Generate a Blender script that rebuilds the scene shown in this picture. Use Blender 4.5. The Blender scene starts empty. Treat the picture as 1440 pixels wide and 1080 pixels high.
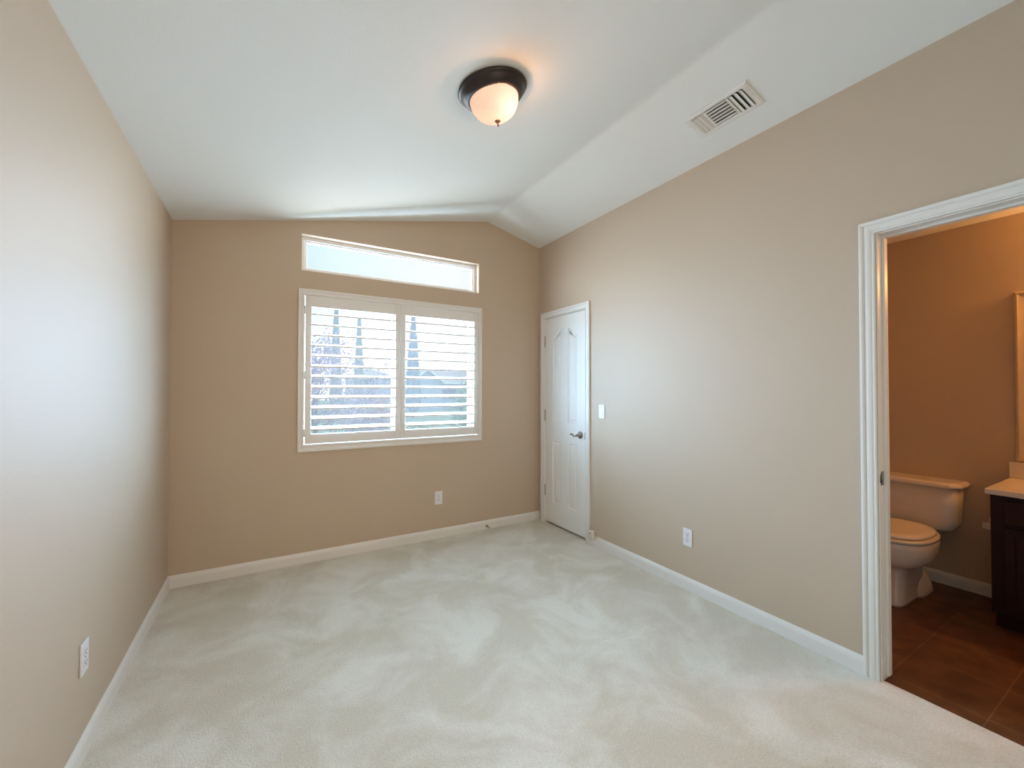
import bpy, bmesh, math, random
from mathutils import Vector, Matrix, noise
PI = math.pi
sc = bpy.context.scene
COL = sc.collection
random.seed(7)

# ------------------------------------------------------------------ camera
CAM = Vector((0.5661, -3.5389, 1.3185))
yaw, pitch, roll, fpx = 0.5313, 0.0147, 0.0012, 582.78
fw = Vector((math.sin(yaw)*math.cos(pitch), math.cos(yaw)*math.cos(pitch), math.sin(pitch)))
r0 = Vector((math.cos(yaw), -math.sin(yaw), 0)); u0 = r0.cross(fw)
rt = r0*math.cos(roll) + u0*math.sin(roll); up = u0*math.cos(roll) - r0*math.sin(roll)
cd = bpy.data.cameras.new('camera'); cam = bpy.data.objects.new('camera', cd); COL.objects.link(cam)
cd.sensor_width = 36.0; cd.lens = fpx*36.0/1440.0; cd.clip_start = 0.02; cd.clip_end = 400
cam.matrix_world = Matrix(((rt.x, up.x, -fw.x, CAM.x), (rt.y, up.y, -fw.y, CAM.y), (rt.z, up.z, -fw.z, CAM.z), (0, 0, 0, 1)))
sc.camera = cam

# ------------------------------------------------------------------ exposure, world, daylight
vs = sc.view_settings
vs.view_transform = 'Standard'; vs.look = 'None'; vs.gamma = 1.0; vs.exposure = 0.0; vs.use_curve_mapping = False

w = bpy.data.worlds.new('sky'); sc.world = w; w.use_nodes = True
nt = w.node_tree; nt.nodes.clear()
def N(t, k, **kw):
    n = t.nodes.new(k)
    for a, b in kw.items(): setattr(n, a, b)
    return n
wo = N(nt, 'ShaderNodeOutputWorld'); bg = N(nt, 'ShaderNodeBackground')
tc = N(nt, 'ShaderNodeTexCoord'); sx = N(nt, 'ShaderNodeSeparateXYZ')
nt.links.new(tc.outputs['Generated'], sx.inputs[0])
# clear pale sky: white at the horizon and towards the sun side (+x), cyan blue higher up
ma = N(nt, 'ShaderNodeMath', operation='MULTIPLY'); ma.inputs[1].default_value = -0.55
nt.links.new(sx.outputs['X'], ma.inputs[0])
mb_ = N(nt, 'ShaderNodeMath', operation='ADD'); nt.links.new(sx.outputs['Z'], mb_.inputs[0]); nt.links.new(ma.outputs[0], mb_.inputs[1])
cr = N(nt, 'ShaderNodeValToRGB')
cr.color_ramp.elements[0].position = 0.0; cr.color_ramp.elements[0].color = (0.97, 1.0, 1.0, 1)
cr.color_ramp.elements[1].position = 0.35; cr.color_ramp.elements[1].color = (0.55, 0.93, 1.0, 1)
nt.links.new(mb_.outputs[0], cr.inputs[0]); nt.links.new(cr.outputs[0], bg.inputs['Color'])
bg.inputs['Strength'].default_value = 0.80
nt.links.new(bg.outputs[0], wo.inputs[0])

def area(name, loc, rot, sx_, sy_, power, color):
    l = bpy.data.lights.new(name, 'AREA'); l.shape = 'RECTANGLE'; l.size = sx_; l.size_y = sy_; l.energy = power; l.color = color
    o = bpy.data.objects.new(name, l); COL.objects.link(o); o.location = loc; o.rotation_euler = rot
    return o
area('daylight_window', (1.533, 0.32, 1.47), (-PI/2, 0, 0), 1.45, 1.14, 182, (0.47, 0.72, 1.0))
area('daylight_transom', (1.527, 0.32, 2.40), (-PI/2, 0, 0), 1.48, 0.27, 27, (0.92, 0.98, 1.0))
area('rear_fill', (1.35, -4.75, 1.35), (PI/2, 0, 0), 1.7, 1.9, 9.5, (1.0, 0.60, 0.28)).data.spread = math.radians(95)  # warm fill light added behind the camera, not an actual lamp
area('daylight_sky', (1.53, 2.7, 3.45), (-math.radians(54), 0, 0), 3.0, 1.4, 220, (0.70, 0.86, 1.0))

# ------------------------------------------------------------------ room numbers
W, HL, HR, XR, HT = 2.9684, 2.4584, 2.7834, 2.3592, 2.9365
SL = (HT-HL)/XR; SR = (HT-HR)/(W-XR)
YR = -4.6          # rear wall
XB = 4.57          # far bathroom wall
WT = 0.115
def ceil_z(x):
    if x <= 0: return HL
    if x >= W: return HR
    r = 0.025
    if abs(x-XR) < r:      # softened ridge
        t = (x-(XR-r))/(2*r)
        a = HT-SL*r; b = HT-SR*r
        return (1-t)**2*a + 2*t*(1-t)*HT + t*t*b
    return HL+SL*x if x < XR else HT-SR*(x-XR)
RIDGE = [XR-0.025+0.05*i/8 for i in range(9)]

# ------------------------------------------------------------------ materials
def mat(name, col, rough=0.5, metal=0.0, spec=0.5, bump=None, var=None, coat=0.0):
    m = bpy.data.materials.new(name); m.use_nodes = True; t = m.node_tree
    p = t.nodes['Principled BSDF']
    p.inputs['Base Color'].default_value = (*col, 1); p.inputs['Roughness'].default_value = rough
    p.inputs['Metallic'].default_value = metal; p.inputs['Specular IOR Level'].default_value = spec
    p.inputs['Coat Weight'].default_value = coat
    c = N(t, 'ShaderNodeTexCoord')
    if bump:
        scale, strength, dist = bump
        n = N(t, 'ShaderNodeTexNoise'); n.inputs['Scale'].default_value = scale; n.inputs['Detail'].default_value = 3
        b = N(t, 'ShaderNodeBump'); b.inputs['Strength'].default_value = strength; b.inputs['Distance'].default_value = dist
        t.links.new(c.outputs['Object'], n.inputs['Vector']); t.links.new(n.outputs['Fac'], b.inputs['Height'])
        t.links.new(b.outputs[0], p.inputs['Normal'])
    if var:
        scale, amt = var
        n = N(t, 'ShaderNodeTexNoise'); n.inputs['Scale'].default_value = scale; n.inputs['Detail'].default_value = 4
        x = N(t, 'ShaderNodeMix', data_type='RGBA')
        x.inputs['A'].default_value = (*[v*(1-amt) for v in col], 1); x.inputs['B'].default_value = (*[min(1, v*(1+amt)) for v in col], 1)
        t.links.new(c.outputs['Object'], n.inputs['Vector']); t.links.new(n.outputs['Fac'], x.inputs['Factor'])
        t.links.new(x.outputs['Result'], p.inputs['Base Color'])
    return m
M = {}
M['wall'] = mat('beige_eggshell_paint', (0.57, 0.455, 0.34), 0.58, spec=0.7, bump=(95, 0.12, 0.004))
M['ceiling'] = mat('white_ceiling_paint', (0.82, 0.835, 0.81), 0.8, spec=0.2, bump=(90, 0.12, 0.004))
M['trim'] = mat('white_semigloss', (0.83, 0.82, 0.79), 0.3, bump=(90, 0.015, 0.0004))
M['door'] = mat('white_door_paint', (0.86, 0.855, 0.82), 0.35, bump=(90, 0.015, 0.0004))
M['shutter'] = mat('white_shutter_paint', (0.80, 0.795, 0.77), 0.35, bump=(90, 0.015, 0.0004))
M['vinyl'] = mat('white_vinyl', (0.85, 0.87, 0.88), 0.35, bump=(90, 0.015, 0.0004))
M['plastic'] = mat('white_plastic', (0.82, 0.82, 0.84), 0.3, bump=(200, 0.02, 0.0005))
M['ivory'] = mat('ivory_plastic', (0.74, 0.70, 0.60), 0.35, bump=(200, 0.02, 0.0005))
M['slot'] = mat('dark_slot', (0.05, 0.05, 0.06), 0.6, bump=(200, 0.02, 0.0005))
M['void'] = mat('dark_duct', (0.02, 0.02, 0.02), 0.8, bump=(50, 0.02, 0.0005))
M['nickel'] = mat('satin_nickel', (0.33, 0.33, 0.34), 0.15, metal=1.0, bump=(200, 0.02, 0.0003))
M['brass'] = mat('aged_brass', (0.42, 0.36, 0.20), 0.35, metal=1.0, bump=(200, 0.03, 0.0003))
M['bronze'] = mat('oil_rubbed_bronze', (0.035, 0.026, 0.026), 0.38, metal=0.3, bump=(30, 0.05, 0.001), var=(12, 0.4))
M['finial'] = mat('bronze_finial', (0.30, 0.17, 0.11), 0.4, metal=0.6, bump=(100, 0.05, 0.0005))
M['vent'] = mat('vent_enamel', (0.78, 0.77, 0.73), 0.4, bump=(60, 0.02, 0.0005))
M['ceramic'] = mat('toilet_ceramic', (0.80, 0.73, 0.66), 0.12, coat=0.3, bump=(10, 0.01, 0.001))
M['seat'] = mat('toilet_seat_plastic', (0.80, 0.70, 0.58), 0.2, bump=(10, 0.01, 0.001))
M['marble'] = mat('cultured_marble', (0.82, 0.74, 0.62), 0.2, var=(9, 0.06))
M['cherry'] = mat('dark_cherry_wood', (0.024, 0.004, 0.005), 0.5, spec=0.25, var=(14, 0.35))
M['mirror'] = mat('mirror_silver', (0.85, 0.85, 0.85), 0.02, metal=1.0, bump=(1, 0.0, 0.0001))
M['frame'] = mat('mirror_frame_cream', (0.62, 0.50, 0.36), 0.35, var=(20, 0.1))
M['roof'] = mat('terracotta_tile', (0.55, 0.36, 0.34), 0.8, var=(3, 0.2))
M['stucco'] = mat('lavender_grey_stucco', (0.55, 0.52, 0.58), 0.9, var=(2, 0.1))
M['stucco2'] = mat('blue_grey_stucco', (0.36, 0.40, 0.50), 0.9, var=(2, 0.1))
M['fascia'] = mat('white_fascia', (0.85, 0.85, 0.85), 0.6, var=(2, 0.05))
M['pane_dark'] = mat('dark_window', (0.06, 0.07, 0.10), 0.3, var=(2, 0.05))
M['cypress'] = mat('cypress_leaf', (0.20, 0.30, 0.27), 0.8, var=(4, 0.4))
M['cypress_blue'] = mat('cypress_leaf_blue', (0.20, 0.26, 0.36), 0.8, var=(4, 0.4))
M['plum'] = mat('plum_leaf', (0.34, 0.22, 0.34), 0.6, var=(9, 0.6))
M['bark'] = mat('bark', (0.18, 0.14, 0.14), 0.9, bump=(20, 0.4, 0.02))
M['leaf'] = mat('shrub_leaf', (0.30, 0.42, 0.22), 0.7, var=(6, 0.4))
M['flower'] = mat('red_flower', (0.80, 0.16, 0.09), 0.7, var=(5, 0.4))
M['lawn'] = mat('lawn', (0.28, 0.33, 0.20), 0.95, var=(3, 0.4))
M['concrete'] = mat('pale_concrete', (0.85, 0.82, 0.80), 0.9, var=(4, 0.1))

# carpet: cut pile with brushed patches
def carpet():
    m = bpy.data.materials.new('cream_carpet'); m.use_nodes = True; t = m.node_tree; p = t.nodes['Principled BSDF']
    p.inputs['Roughness'].default_value = 0.95; p.inputs['Specular IOR Level'].default_value = 0.1
    p.inputs['Sheen Weight'].default_value = 0.55; p.inputs['Sheen Roughness'].default_value = 0.35
    c = N(t, 'ShaderNodeTexCoord')
    n1 = N(t, 'ShaderNodeTexNoise'); n1.inputs['Scale'].default_value = 2.6; n1.inputs['Detail'].default_value = 5; n1.inputs['Roughness'].default_value = 0.6; n1.inputs['Distortion'].default_value = 0.6
    n2 = N(t, 'ShaderNodeTexNoise'); n2.inputs['Scale'].default_value = 130; n2.inputs['Detail'].default_value = 2
    r1 = N(t, 'ShaderNodeValToRGB'); r1.color_ramp.elements[0].position = 0.42; r1.color_ramp.elements[1].position = 0.62
    r1.color_ramp.elements[0].color = (0.75, 0.695, 0.58, 1); r1.color_ramp.elements[1].color = (0.90, 0.87, 0.785, 1)
    r2 = N(t, 'ShaderNodeValToRGB'); r2.color_ramp.elements[0].position = 0.3; r2.color_ramp.elements[1].position = 0.7
    r2.color_ramp.elements[0].color = (0.86, 0.86, 0.86, 1); r2.color_ramp.elements[1].color = (1, 1, 1, 1)
    mx = N(t, 'ShaderNodeMix', data_type='RGBA', blend_type='MULTIPLY'); mx.inputs['Factor'].default_value = 1
    for n in (n1, n2): t.links.new(c.outputs['Object'], n.inputs['Vector'])
    t.links.new(n1.outputs['Fac'], r1.inputs[0]); t.links.new(n2.outputs['Fac'], r2.inputs[0])
    t.links.new(r1.outputs[0], mx.inputs['A']); t.links.new(r2.outputs[0], mx.inputs['B']); t.links.new(mx.outputs['Result'], p.inputs['Base Color'])
    b = N(t, 'ShaderNodeBump'); b.inputs['Strength'].default_value = 0.7; b.inputs['Distance'].default_value = 0.008
    t.links.new(n2.outputs['Fac'], b.inputs['Height'])
    b2 = N(t, 'ShaderNodeBump'); b2.inputs['Strength'].default_value = 0.25; b2.inputs['Distance'].default_value = 0.03
    t.links.new(n1.outputs['Fac'], b2.inputs['Height']); t.links.new(b.outputs[0], b2.inputs['Normal']); t.links.new(b2.outputs[0], p.inputs['Normal'])
    return m
M['carpet'] = carpet()

def tile():
    m = bpy.data.materials.new('brown_slate_tile'); m.use_nodes = True; t = m.node_tree; p = t.nodes['Principled BSDF']
    p.inputs['Roughness'].default_value = 0.45
    c = N(t, 'ShaderNodeTexCoord'); mp = N(t, 'ShaderNodeMapping'); mp.inputs['Location'].default_value = (0.05, 2.744+0.3125*9, 0)
    br = N(t, 'ShaderNodeTexBrick', offset=0.0, squash=1.0)
    br.inputs['Scale'].default_value = 1.0; br.inputs['Brick Width'].default_value = 0.3125; br.inputs['Row Height'].default_value = 0.3125; br.inputs['Mortar Size'].default_value = 0.0025
    br.inputs['Mortar Smooth'].default_value = 0.3
    br.inputs['Color1'].default_value = (0.120, 0.050, 0.022, 1); br.inputs['Color2'].default_value = (0.150, 0.066, 0.030, 1); br.inputs['Mortar'].default_value = (0.22, 0.13, 0.08, 1)
    n = N(t, 'ShaderNodeTexNoise'); n.inputs['Scale'].default_value = 9; n.inputs['Detail'].default_value = 6
    r = N(t, 'ShaderNodeValToRGB'); r.color_ramp.elements[0].position = 0.3; r.color_ramp.elements[1].position = 0.72
    r.color_ramp.elements[0].color = (0.55, 0.5, 0.5, 1); r.color_ramp.elements[1].color = (1.25, 1.2, 1.15, 1)
    mx = N(t, 'ShaderNodeMix', data_type='RGBA', blend_type='MULTIPLY'); mx.inputs['Factor'].default_value = 1
    t.links.new(c.outputs['Object'], mp.inputs[0]); t.links.new(mp.outputs[0], br.inputs['Vector']); t.links.new(c.outputs['Object'], n.inputs['Vector'])
    t.links.new(n.outputs['Fac'], r.inputs[0]); t.links.new(br.outputs['Color'], mx.inputs['A']); t.links.new(r.outputs[0], mx.inputs['B']); t.links.new(mx.outputs['Result'], p.inputs['Base Color'])
    b = N(t, 'ShaderNodeBump'); b.inputs['Strength'].default_value = 0.3; b.inputs['Distance'].default_value = 0.004
    t.links.new(n.outputs['Fac'], b.inputs['Height']); t.links.new(b.outputs[0], p.inputs['Normal'])
    return m
M['tile'] = tile()

def glass():      # thin pane; a translucent veil is mixed in to imitate overexposure haze
    m = bpy.data.materials.new('window_glass'); m.use_nodes = True; t = m.node_tree; t.nodes.clear()
    o = N(t, 'ShaderNodeOutputMaterial'); tr = N(t, 'ShaderNodeBsdfTransparent'); tr.inputs[0].default_value = (0.97, 0.985, 0.99, 1)
    tl = N(t, 'ShaderNodeBsdfTranslucent'); tl.inputs[0].default_value = (1.0, 0.84, 0.78, 1)
    gl = N(t, 'ShaderNodeBsdfGlossy'); gl.inputs['Roughness'].default_value = 0.03
    m1 = N(t, 'ShaderNodeMixShader'); m1.inputs[0].default_value = VEIL
    m2 = N(t, 'ShaderNodeMixShader'); fr = N(t, 'ShaderNodeFresnel'); fr.inputs[0].default_value = 1.2
    t.links.new(tr.outputs[0], m1.inputs[1]); t.links.new(tl.outputs[0], m1.inputs[2])
    t.links.new(fr.outputs[0], m2.inputs[0]); t.links.new(m1.outputs[0], m2.inputs[1]); t.links.new(gl.outputs[0], m2.inputs[2])
    t.links.new(m2.outputs[0], o.inputs[0])
    return m
VEIL = 0.024
M['glass'] = glass()

def alabaster():  # lit frosted glass bowl of the lamp: mostly opaque white glass that glows, a little light passes straight through
    m = bpy.data.materials.new('alabaster_glass'); m.use_nodes = True; t = m.node_tree; t.nodes.clear()
    o = N(t, 'ShaderNodeOutputMaterial')
    df = N(t, 'ShaderNodeBsdfDiffuse'); df.inputs[0].default_value = (0.09, 0.08, 0.07, 1)
    tl = N(t, 'ShaderNodeBsdfTranslucent'); tl.inputs[0].default_value = (0.0050, 0.0078, 0.0115, 1)
    tp = N(t, 'ShaderNodeBsdfTransparent'); tp.inputs[0].default_value = (1.0, 0.95, 0.9, 1)
    em = N(t, 'ShaderNodeEmission')
    c = N(t, 'ShaderNodeTexCoord'); n = N(t, 'ShaderNodeTexNoise'); n.inputs['Scale'].default_value = 9; n.inputs['Distortion'].default_value = 2.5
    r = N(t, 'ShaderNodeValToRGB'); r.color_ramp.elements[0].color = (1.0, 0.58, 0.40, 1); r.color_ramp.elements[1].color = (1.0, 0.70, 0.50, 1)
    t.links.new(c.outputs['Object'], n.inputs['Vector']); t.links.new(n.outputs['Fac'], r.inputs[0]); t.links.new(r.outputs[0], em.inputs[0]); em.inputs[1].default_value = 0.62
    m0 = N(t, 'ShaderNodeMixShader'); m0.inputs[0].default_value = 0.05
    a = N(t, 'ShaderNodeAddShader'); b = N(t, 'ShaderNodeAddShader')
    t.links.new(df.outputs[0], m0.inputs[1]); t.links.new(tp.outputs[0], m0.inputs[2])
    t.links.new(m0.outputs[0], a.inputs[0]); t.links.new(em.outputs[0], a.inputs[1]); t.links.new(a.outputs[0], b.inputs[0]); t.links.new(tl.outputs[0], b.inputs[1]); t.links.new(b.outputs[0], o.inputs[0])
    return m
M['alabaster'] = alabaster()
def emit(name, col, s):
    m = bpy.data.materials.new(name); m.use_nodes = True; t = m.node_tree; t.nodes.clear()
    o = N(t, 'ShaderNodeOutputMaterial'); e = N(t, 'ShaderNodeEmission'); e.inputs[0].default_value = (*col, 1); e.inputs[1].default_value = s
    t.links.new(e.outputs[0], o.inputs[0]); return m
M['bulb'] = emit('lit_bulb', (1.0, 0.80, 0.55), 3)
M['bathbulb'] = emit('lit_vanity_bulb', (1.0, 0.44, 0.12), 74)

# ------------------------------------------------------------------ mesh helpers
class MB:
    def __init__(s): s.v = []; s.f = []; s.smooth = []
    def face(s, pts, sm=False):
        i = len(s.v); s.v += [tuple(p) for p in pts]; s.f.append(tuple(range(i, i+len(pts)))); s.smooth.append(sm); return s
    def box(s, x0, x1, y0, y1, z0, z1):
        x0, x1 = sorted((x0, x1)); y0, y1 = sorted((y0, y1)); z0, z1 = sorted((z0, z1))
        i = len(s.v)
        s.v += [(x0, y0, z0), (x1, y0, z0), (x1, y1, z0), (x0, y1, z0), (x0, y0, z1), (x1, y0, z1), (x1, y1, z1), (x0, y1, z1)]
        for f in ((0, 3, 2, 1), (4, 5, 6, 7), (0, 1, 5, 4), (1, 2, 6, 5), (2, 3, 7, 6), (3, 0, 4, 7)):
            s.f.append(tuple(i+k for k in f)); s.smooth.append(False)
        return s
    def loft(s, rings, closed=True, cap0=True, cap1=True, sm=True):
        i = len(s.v); n = len(rings[0])
        for r in rings: s.v += [tuple(p) for p in r]
        for k in range(len(rings)-1):
            for j in range(n if closed else n-1):
                a = i+k*n+j; b = i+k*n+(j+1) % n
                s.f.append((a, b, b+n, a+n)); s.smooth.append(sm)
        if cap0: s.f.append(tuple(i+j for j in reversed(range(n)))); s.smooth.append(False)
        if cap1: s.f.append(tuple(i+(len(rings)-1)*n+j for j in range(n))); s.smooth.append(False)
        return s
    def lathe(s, prof, seg=32, axis='z', c=(0, 0, 0), sm=True):     # prof: [(r, h)]
        rings = []
        for r, h in prof:
            ring = []
            for k in range(seg):
                a = 2*PI*k/seg; p, q = r*math.cos(a), r*math.sin(a)
                P = {'z': (p, q, h), 'y': (p, h, q), 'x': (h, p, q)}[axis]
                ring.append((P[0]+c[0], P[1]+c[1], P[2]+c[2]))
            rings.append(ring)
        return s.loft(rings, sm=sm)
    def tube(s, path, rad, seg=10):
        path = [Vector(p) for p in path]; rings = []
        rr = rad if isinstance(rad, (list, tuple)) else [rad]*len(path)
        ref = Vector((0, 0, 1))
        for i, p in enumerate(path):
            d = (path[min(i+1, len(path)-1)]-path[max(i-1, 0)]).normalized()
            q = ref if abs(d.dot(ref)) < 0.95 else Vector((1, 0, 0))
            a = d.cross(q).normalized(); b = a.cross(d).normalized()
            rings.append([p+(a*math.cos(2*PI*k/seg)+b*math.sin(2*PI*k/seg))*rr[i] for k in range(seg)])
        return s.loft(rings)
    def build(s, name, m, parent=None, bevel=0.0, seg=2, fix=True):
        me = bpy.data.meshes.new(name); me.from_pydata(s.v, [], s.f)
        me.polygons.foreach_set('use_smooth', s.smooth)
        if fix:
            bm = bmesh.new(); bm.from_mesh(me); bmesh.ops.recalc_face_normals(bm, faces=bm.faces); bm.to_mesh(me); bm.free()
        me.materials.append(m); me.update()
        o = bpy.data.objects.new(name, me); COL.objects.link(o)
        if parent is not None: o.parent = parent
        if bevel:
            b = o.modifiers.new('bevel', 'BEVEL'); b.width = bevel; b.segments = seg; b.limit_method = 'ANGLE'; b.angle_limit = math.radians(40)
            b.harden_normals = False
        return o
def box(*a): return MB().box(*a)
def tag(o, label=None, cat=None, group=None, kind=None):
    if label: o['label'] = label
    if cat: o['category'] = cat
    if group: o['group'] = group
    if kind: o['kind'] = kind
    return o
def empty(name, loc=(0, 0, 0), rot=(0, 0, 0)):
    o = bpy.data.objects.new(name, None); COL.objects.link(o); o.location = loc; o.rotation_euler = rot; o.empty_display_size = 0.05
    return o
def struct(name, mb, m, label, cat, bevel=0.0):
    o = mb.build(name, m, None, bevel); tag(o, label, cat, kind='structure'); return o
def srect(cx, cy, hx, hy, n, z, k=48, back_n=None):        # super-ellipse ring
    out = []
    for i in range(k):
        a = 2*PI*i/k; c, s_ = math.cos(a), math.sin(a)
        e = back_n if (back_n and c < 0) else n
        out.append((cx+hx*math.copysign(abs(c)**(2/e), c), cy+hy*math.copysign(abs(s_)**(2/e), s_), z))
    return out

# ------------------------------------------------------------------ shell
BT = 0.15
# wall holes
SX0, SX1, SZ0, SZ1 = 0.800, 2.266, 0.890, 2.042
TX0, TX1, TZ0, TZ1 = 0.777, 2.2775, 2.236, 2.5164
def gable_piece(mb, x0, x1, zb, y0, y1):
    xs = sorted(set([x0, x1]+[x for x in RIDGE if x0 < x < x1]))
    prof = [(x, ceil_z(x)) for x in xs]
    ring = [(x0, zb)]+[(x1, zb)]+[(x, z) for x, z in reversed(prof)]
    mb.loft([[(x, y0, z) for x, z in ring], [(x, y1, z) for x, z in ring]], sm=False)
wb = MB()
gable_piece(wb, 0, TX0, 0, 0, BT); gable_piece(wb, TX1, W, 0, 0, BT); gable_piece(wb, TX0, TX1, TZ1, 0, BT)
wb.box(TX0, TX1, 0, BT, 0, SZ0); wb.box(TX0, TX1, 0, BT, SZ1, TZ0); wb.box(TX0, SX0, 0, BT, SZ0, SZ1); wb.box(SX1, TX1, 0, BT, SZ0, SZ1)
struct('wall_back', wb, M['wall'], 'beige painted gable wall holding the shuttered window and the slim window above it', 'wall')
struct('wall_left', box(-0.12, 0, YR-0.12, BT, 0, HL), M['wall'], 'plain beige wall opposite the white door, with one low outlet', 'wall')
CY0, CY1, CZ = -0.109, -0.731, 2.036         # closet opening
BY0, BY1, BZ = -2.750, -3.512, 2.042         # bathroom opening
wr = MB()
wr.box(W, W+WT, CY0, BT, 0, HR); wr.box(W, W+WT, CY1, CY0, CZ, HR); wr.box(W, W+WT, BY0, CY1, 0, HR)
wr.box(W, W+WT, BY1, BY0, BZ, HR); wr.box(W, W+WT, YR-0.12, BY1, 0, HR)
struct('wall_right', wr, M['wall'], 'long beige wall with the white door, the switch and the bathroom doorway', 'wall')
rw = MB(); RX0, RX1, RZ0, RZ1 = 0.45, 2.25, 0.0, 2.35  # opening added to let the rear fill light in
gable_piece(rw, 0, RX0, 0, YR-0.12, YR); gable_piece(rw, RX1, W, 0, YR-0.12, YR); gable_piece(rw, RX0, RX1, RZ1, YR-0.12, YR)
struct('wall_rear', rw, M['wall'], 'beige wall behind the viewer with a wide opening added for the fill light', 'wall')
cm = MB()
xs = [-0.12, 0.0]+RIDGE+[W, W+WT]
ring = [(x, ceil_z(x)) for x in xs]+[(W+WT, HT+0.15), (-0.12, HT+0.15)]
cm.loft([[(x, YR-0.12, z) for x, z in ring], [(x, BT, z) for x, z in ring]], sm=False)
struct('ceiling', cm, M['ceiling'], 'white vaulted ceiling with a ridge nearer the door wall', 'ceiling')
struct('floor', box(-0.12, 2.99, YR-0.12, BT, -0.12, 0), M['carpet'], 'cream cut-pile carpet covering the empty room', 'floor')
struct('sky_light_blocker', box(-0.6, W+0.6, BT, 0.80, 2.86, 3.0), M['ceiling'], 'unseen overhang added outside above the windows to block steep sky light', 'sky_light_blocker')  # added out of view to keep steep sky light off the transom
# bathroom and closet shell
struct('floor_bathroom', box(2.99, XB, YR, -1.95, -0.12, -0.004), M['tile'], 'dark brown square tile floor of the bathroom', 'floor')
struct('floor_closet', box(2.99, XB, -1.84, BT, -0.12, -0.0), M['carpet'], 'carpet inside the closet behind the white door', 'floor')
struct('wall_bathroom_far', box(XB, XB+0.12, YR-0.12, BT, -0.12, 2.42), M['wall'], 'warm lit beige bathroom wall behind the toilet', 'wall')
struct('wall_bathroom_side', box(W+WT, XB, -1.95, -1.84, -0.12, 2.42), M['wall'], 'bathroom side wall hidden beyond the door jamb', 'wall')
struct('wall_bathroom_near', box(W+WT, XB, YR-0.12, YR, -0.12, 2.42), M['wall'], 'bathroom wall at the vanity end', 'wall')
struct('wall_closet_back', box(W+WT, XB, 0, BT, 0, 2.42), M['wall'], 'back wall inside the closet', 'wall')
struct('ceiling_bathroom', box(W+WT, XB+0.12, YR-0.12, BT, 2.42, 2.52), M['ceiling'], 'flat bathroom ceiling in warm lamp light', 'ceiling')

# ------------------------------------------------------------------ baseboards
BH, BD = 0.082, 0.013
bprof = [(0, 0), (BD, 0), (BD, BH-0.026), (BD-0.001, BH-0.019), (BD-0.0035, BH-0.011), (BD-0.007, BH-0.004), (0.003, BH), (0, BH)]
def baseboard(name, a, b, nrm, label, trim0=0, trim1=0):
    a = Vector(a); b = Vector(b); n = Vector(nrm); d = (b-a).normalized()
    mb = MB()
    mb.loft([[a+d*(trim0*t)+n*t+Vector((0, 0, z)) for t, z in bprof], [b-d*(trim1*t)+n*t+Vector((0, 0, z)) for t, z in bprof]], sm=False)
    return struct(name, mb, M['trim'], label, 'baseboard')
baseboard('baseboard_back', (0, 0, 0), (W, 0, 0), (0, -1, 0), 'white baseboard along the window wall', 1, 0)
baseboard('baseboard_left', (0, YR, 0), (0, 0, 0), (1, 0, 0), 'white baseboard along the wall opposite the white door', 1, 1)
baseboard('baseboard_right', (W, -0.7865, 0), (W, -2.6925, 0), (-1, 0, 0), 'white baseboard between the white door and the bathroom doorway', 0, 0)
baseboard('baseboard_right_rear', (W, -3.571, 0), (W, YR, 0), (-1, 0, 0), 'white baseboard past the bathroom doorway', 0, 1)
baseboard('baseboard_bathroom', (XB, -1.95, -0.004), (XB, -2.888, -0.004), (-1, 0, 0), 'white baseboard behind the toilet', 0, 0)

# ------------------------------------------------------------------ door casings
def casing(ya, yb, zt, prof):
    mb = MB(); rings = []
    for k in range(4):
        ring = []
        for a, h in prof:
            y = (ya+a) if k < 2 else (yb-a); z = 0.0 if k in (0, 3) else zt+a
            ring.append((W-h, y, z))
        rings.append(ring)
    mb.loft(rings, sm=False); return mb
cprof = [(0.0, 0), (0.0, 0.008), (0.002, 0.011), (0.007, 0.012), (0.0095, 0.010), (0.0115, 0.0085), (0.014, 0.0105), (0.017, 0.0125), (0.026, 0.0135), (0.036, 0.0125),
         (0.0375, 0.0095), (0.040, 0.0095), (0.0425, 0.0145), (0.047, 0.0165), (0.055, 0.0165), (0.0575, 0.0145), (0.0575, 0)]
# closet door
D1 = empty('door_1', (0, 0, 0)); tag(D1, 'closed white four-panel door with arched upper panels in the corner', 'door', kind='structure')
casing(-0.1085, -0.7315, 2.036, cprof).build('casing', M['trim'], D1)
jm = MB(); jm.box(W, W+WT, CY0-0.0005, CY0-0.005, 0, CZ-0.0005); jm.box(W, W+WT, CY1+0.0005, CY1+0.005, 0, CZ-0.0005); jm.box(W, W+WT, CY0-0.005, CY1+0.005, CZ-0.0045, CZ-0.0005)
jm.build('jamb', M['trim'], D1)
def offset_poly(pts, d):    # inward offset of a counter-clockwise polygon
    n = len(pts); out = []
    for i in range(n):
        p0, p1, p2 = Vector(pts[i-1]), Vector(pts[i]), Vector(pts[(i+1) % n])
        a = (p1-p0).normalized(); b = (p2-p1).normalized()
        na = Vector((-a.y, a.x)); nb = Vector((-b.y, b.x)); m_ = (na+nb); m_ = m_/max(0.3, m_.length_squared)*2
        out.append(tuple(p1+m_*d))
    return out
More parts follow.
